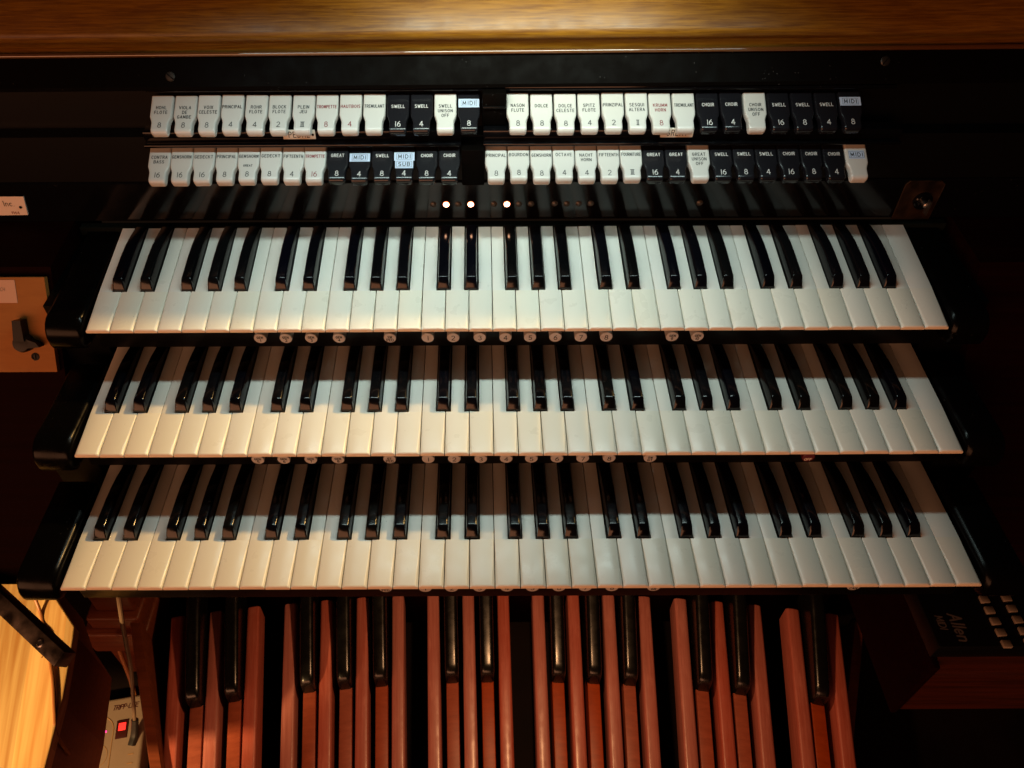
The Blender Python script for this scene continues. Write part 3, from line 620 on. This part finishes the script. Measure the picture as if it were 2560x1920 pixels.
for i in range(19):
    yt = 0.302 - 0.00098 * (i - 9) ** 2; z = zcen(i)
    dx = px_(i, yt) - px_(i, -0.03); ang = -math.atan2(dx, yt + 0.03)
    link('natural_pedal', NM, ped, (px_(i, yt), yt - 0.1, z + 0.95 + random.uniform(-.001, .001)), (0, 0, ang))
for i in (0, 1, 3, 4, 5, 7, 8, 10, 11, 12, 14, 15, 17):
    c = i + 0.5; ye = 0.1240 - 0.00091 * (c - 9) ** 2; z = zcen(c)
    dx = px_(c, ye) - px_(c, -0.03); ang = -math.atan2(dx, ye + 0.03)
    sp_ = link('sharp_pedal', SB, ped, (px_(c, ye), ye - 0.1 + 0.020, z - 0.012 + 0.95), (0, 0, ang))
    link('cap', CM, sp_, (0, -0.008, 0.012), (0, 0, 0), 'glossy black rounded cap')
for s, x0, x1 in ((-1, -0.668, -0.563), (1, 0.682, 0.577)):
    mb = MB(); rings = []
    for y in (0.25, 0.235, 0.05, -0.10, -0.40):
        t = (y + 0.03) / 0.24; x = x1 + (x0 - x1) * t
        zt = (-0.735 if s < 0 else -0.815) - (0.012 if y > 0.24 else 0) - 0.02 * max(0, -y)
        rings.append([(x - 0.011, y, -0.945), (x - 0.011, y, zt - .004), (x - 0.008, y, zt), (x + 0.008, y, zt), (x + 0.011, y, zt - .004), (x + 0.011, y, -0.945)])
    mb.loft(rings, 0, closed=True); part('side_rail', mb, 'mahogany', ped, loc=(0, -0.1, 0.95), smooth=40)
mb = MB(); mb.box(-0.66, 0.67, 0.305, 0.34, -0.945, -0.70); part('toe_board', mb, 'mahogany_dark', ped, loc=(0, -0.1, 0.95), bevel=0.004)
mb = MB(); mb.box(-0.69, -0.455, 0.262, 0.292, -0.735, -0.690); hr = part('heel_rail', mb, 'mahogany', ped, 'short brown wood rail with an eye screw', loc=(0, -0.1, 0.95), bevel=0.003)
mb = MB(); mb.lathe((-0.628, 0.262, -0.705), (0.2, -1, 0.2), [(0.006, 0), (0.0055, 0.003), (0.002, 0.004)], 16); part('screw', mb, 'brass', hr)

# console leg at the left with stepped moulding
leg = thing('console_leg', 'mahogany leg block with two stepped mouldings left of the pedals', 'leg', (-0.70, 0.24, -0.95))
for nm, x0, x1, y0, z0, z1 in (('leg_post', -0.735, -0.660, 0.215, -0.722, -0.155), ('upper_moulding', -0.752, -0.655, 0.200, -0.762, -0.7225), ('lower_moulding', -0.768, -0.650, 0.188, -0.830, -0.7625), ('leg_base', -0.752, -0.655, 0.200, -0.949, -0.8305)):
    mb = MB(); mb.box(x0, x1, y0, 0.30, z0, z1); part(nm, mb, 'mahogany', leg, loc=(0.70, -0.24, 0.95), bevel=0.006, segs=3)

# ================================================================== DRAWER AND MIDI CONTROLLER (right)
dr = thing('drawer_box', 'dark mahogany drawer box with moulded front under the right end', 'drawer', (0.60, 0.0, -0.30))
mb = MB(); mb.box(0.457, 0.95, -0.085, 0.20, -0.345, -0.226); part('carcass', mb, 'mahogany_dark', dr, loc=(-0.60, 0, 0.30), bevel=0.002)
mb = MB(); mb.box(0.4440, 0.4515, -0.112, 0.33, -0.350, -0.2270); part('lamp_screen', mb, 'mahogany_dark', dr, loc=(-0.60, 0, 0.30), bevel=0.002)  # board added to keep the pedal lamp's light off the moulding end
mb = MB()
pr = [(-0.0852, -0.226), (-0.100, -0.226), (-0.106, -0.231), (-0.108, -0.240), (-0.1045, -0.246), (-0.1045, -0.252), (-0.1085, -0.257), (-0.112, -0.300), (-0.112, -0.338), (-0.107, -0.345), (-0.0852, -0.345)]
mb.loft([[(x, y, z) for y, z in pr] for x in (0.452, 0.95)], 0, closed=True); part('front_moulding', mb, 'drawer_wood', dr, loc=(-0.60, 0, 0.30), smooth=25)
dev = thing('midi_controller', 'black controller box with silver lettering and two columns of beige buttons', 'controller', (0.60, -0.02, -0.2255))
mb = MB(); mb.box(0.4425, 0.70, -0.1010, 0.10, -0.2255, -0.200); part('housing', mb, 'device_black', dev, loc=(-0.60, 0.02, 0.2255), bevel=0.002)
def devtext(txt, h, w, cx, cy, hw):
    # reads towards the player, turned a quarter clockwise
    link('lettering', letter_mesh('lettering', text2d(txt, h, w, hw, 0, 0, 0.12, gap=0.22), lambda u, v, e: (cx + v - 0.60, cy - u + 0.02, -0.1998 + 0.2255 + e), 'ink_silver'), dev)
devtext('Allen', 0.0130, 0.034, 0.4725, -0.0790, 0.0010)
devtext('MIDI', 0.0075, 0.021, 0.4555, -0.0735, 0.0006)
for r_ in range(5):
    for c_ in range(2):
        bx, by = 0.5122 + c_ * 0.0248, -0.0990 + 0.0127 * r_ + (0.0018 if c_ else 0)
        mb = MB(); mb.box(-0.0046, 0.0046, -0.0041, 0.0041, 0, 0.004)
        part('button', mb, 'device_button', dev, loc=(bx - 0.60, by + 0.02, 0.0255), bevel=0.0008)

# ================================================================== LEFT: PINE BOARD, BAR, POWER STRIP, CORDS
pine = thing('pine_board', 'bright yellow glued pine board with chamfered corner at lower left', 'board', (-0.62, -0.05, -0.45))
poly = [(-0.5510, -0.1900), (-0.5546, -0.1531), (-0.5640, -0.0700), (-0.5790, 0.0050), (-0.5840, 0.0260), (-0.6258, 0.0690), (-0.6600, 0.1200), (-1.05, 0.12), (-1.05, -0.19)]
mb = MB(); mb.loft([[(x + 0.62, y + 0.05, z + 0.45) for x, y in poly] for z in (-0.418, -0.400)], 0, closed=True); part('board_top', mb, 'pine', pine, smooth=0, bevel=0.0015)
mb = MB(); p2 = [(x - 0.004, y - 0.003) for x, y in poly]
mb.loft([[(x + 0.62, y + 0.05, z + 0.45) for x, y in p2] for z in (-0.560, -0.4182)], 0, closed=True); part('apron', mb, 'mahogany', pine, 'dark red-brown side under the pine top', smooth=0)
bar = thing('metal_bar', 'dark square metal bar slanting over the pine board, with a screw', 'metal bar', (-0.475, -0.105, -0.208), (R(-24), 0, R(144.5)))
mb = MB(); mb.box(-0.004, 0.34, -0.0085, 0.0085, -0.0095, 0.0095); part('tube', mb, 'bar_steel', bar, bevel=0.0008)
mb = MB(); mb.lathe((0.028, 0.001, 0.0095), (0, 0, 1), [(0.0045, 0), (0.0045, 0.0004), (0.0032, 0.0012), (0.0028, 0.0004)], 18); part('screw', mb, 'steel', bar)
mb = MB()
for k in range(46):
    x, z = random.uniform(0.012, 0.042), -0.0095 + random.uniform(-.003, .0); pts = [Vector((x, 0.004 + random.uniform(-.003, .003), z))]
    for j in range(4): pts.append(pts[-1] + Vector((random.uniform(-.004, .004), random.uniform(-.0005, .0042), random.uniform(-.0035, .001))))
    mb.tube(pts, 0.00045, 4)
tf = part('red_tuft', mb, 'red_fluff', bar, 'frayed red fibres under the bar')

st = thing('power_strip', 'beige surge protector power strip with glowing red rocker switch', 'power strip', (-0.735, 0.13, -0.935), (0, 0, R(10)))
mb = MB(); mb.box(-0.054, 0.062, -0.32, 0.0, -0.014, 0.034); part('housing', mb, 'strip_plastic', st, bevel=0.007, segs=3)
def strip_pt(u, v, e): return (u, v, 0.0342 + e)
mb = MB(); mb.tube(bezier([(-0.018, -0.004, 0.0341), (-0.014, -0.03, 0.0341), (0.004, -0.052, 0.0341), (0.006, -0.10, 0.0341), (0.006, -0.30, 0.0341)], 8), 0.0010, 6)
part('seam', mb, 'strip_seam', st)
link('lettering', letter_mesh('lettering', text2d('TRIPP-LITE', 0.0085, 0.048, 0.0008, 0.022, -0.020, 0.25, gap=0.16), strip_pt, 'switch_dark'), st)
mb = MB(); mb.box(0.011, 0.032, -0.080, -0.046, 0.0335, 0.0362); sw = part('rocker_switch', mb, 'switch_dark', st, bevel=0.001)
mb = MB(); mb.box(0.0155, 0.0285, -0.066, -0.052, 0.0363, 0.0375); part('glow', mb, 'switch_glow', sw, 'glowing red rocker', bevel=0.001)
mb = MB(); mb.lathe((-0.008, -0.062, 0.0338), (0, 0, 1), [(0.0024, 0), (0.002, 0.0012), (0.0008, 0.0018)], 14); part('led', mb, 'led_glow', st, 'small pink glowing indicator')
for cy_ in (-0.105, -0.155, -0.205):
    mb = MB(); mb.tube([(-0.020 + 0.021 * math.cos(R(a)), cy_ + 0.021 * math.sin(R(a)), 0.0341) for a in range(0, 361, 15)], 0.0007, 6); ot = part('outlet', mb, 'strip_seam', st)
    mb = MB(); mb.box(-0.030, -0.028, cy_ + 0.000, cy_ + 0.009, 0.0338, 0.0346); mb.box(-0.014, -0.012, cy_ + 0.001, cy_ + 0.008, 0.0338, 0.0346); mb.cyl((-0.021, cy_ - 0.009, 0.0338), (0, 0, 1), 0.0028, 0.0028, 0.0008, 12); part('slots', mb, 'strip_seam', ot)
for cy_ in (-0.112, -0.128, -0.150, -0.166):
    mb = MB(); mb.box(0.038, 0.048, cy_, cy_ + 0.0016, 0.0338, 0.0347); part('slot', mb, 'strip_seam', st)
def cord(name, label, pts, r, m):
    mb = MB(); mb.tube(bezier(pts), r, 10); o = link(name, mb.mesh(name, m), None, (0, 0, 0), (0, 0, 0), label); o['category'] = 'cord'; return o
cord('hanging_cord', 'grey cord hanging from under the bottom manual to the power strip', [(-0.430, 0.02, -0.13), (-0.478, 0.03, -0.25), (-0.545, 0.055, -0.45), (-0.612, 0.085, -0.66), (-0.655, 0.090, -0.80), (-0.672, 0.075, -0.875)], 0.0033, 'cord_grey')
pl = cord('power_plug', 'black plug of the grey cord pushed into the power strip', [(-0.670, 0.077, -0.868), (-0.6735, 0.060, -0.892), (-0.676, 0.042, -0.899)], 0.0065, 'cord_black'); pl['category'] = 'plug'
cord('side_cord', 'thin brown cord lying across the pine board', [(-0.66, 0.10, -0.30), (-0.640, 0.052, -0.393), (-0.612, 0.005, -0.396), (-0.585, -0.045, -0.397), (-0.5660, -0.090, -0.3985), (-0.5610, -0.110, -0.41), (-0.562, -0.118, -0.46)], 0.0022, 'cord_brown')
cord('strip_cord', 'dim brown cord dropping behind the top end of the power strip', [(-0.72, 0.25, -0.70), (-0.728, 0.21, -0.80), (-0.715, 0.165, -0.895), (-0.698, 0.130, -0.912)], 0.0042, 'cord_brown')
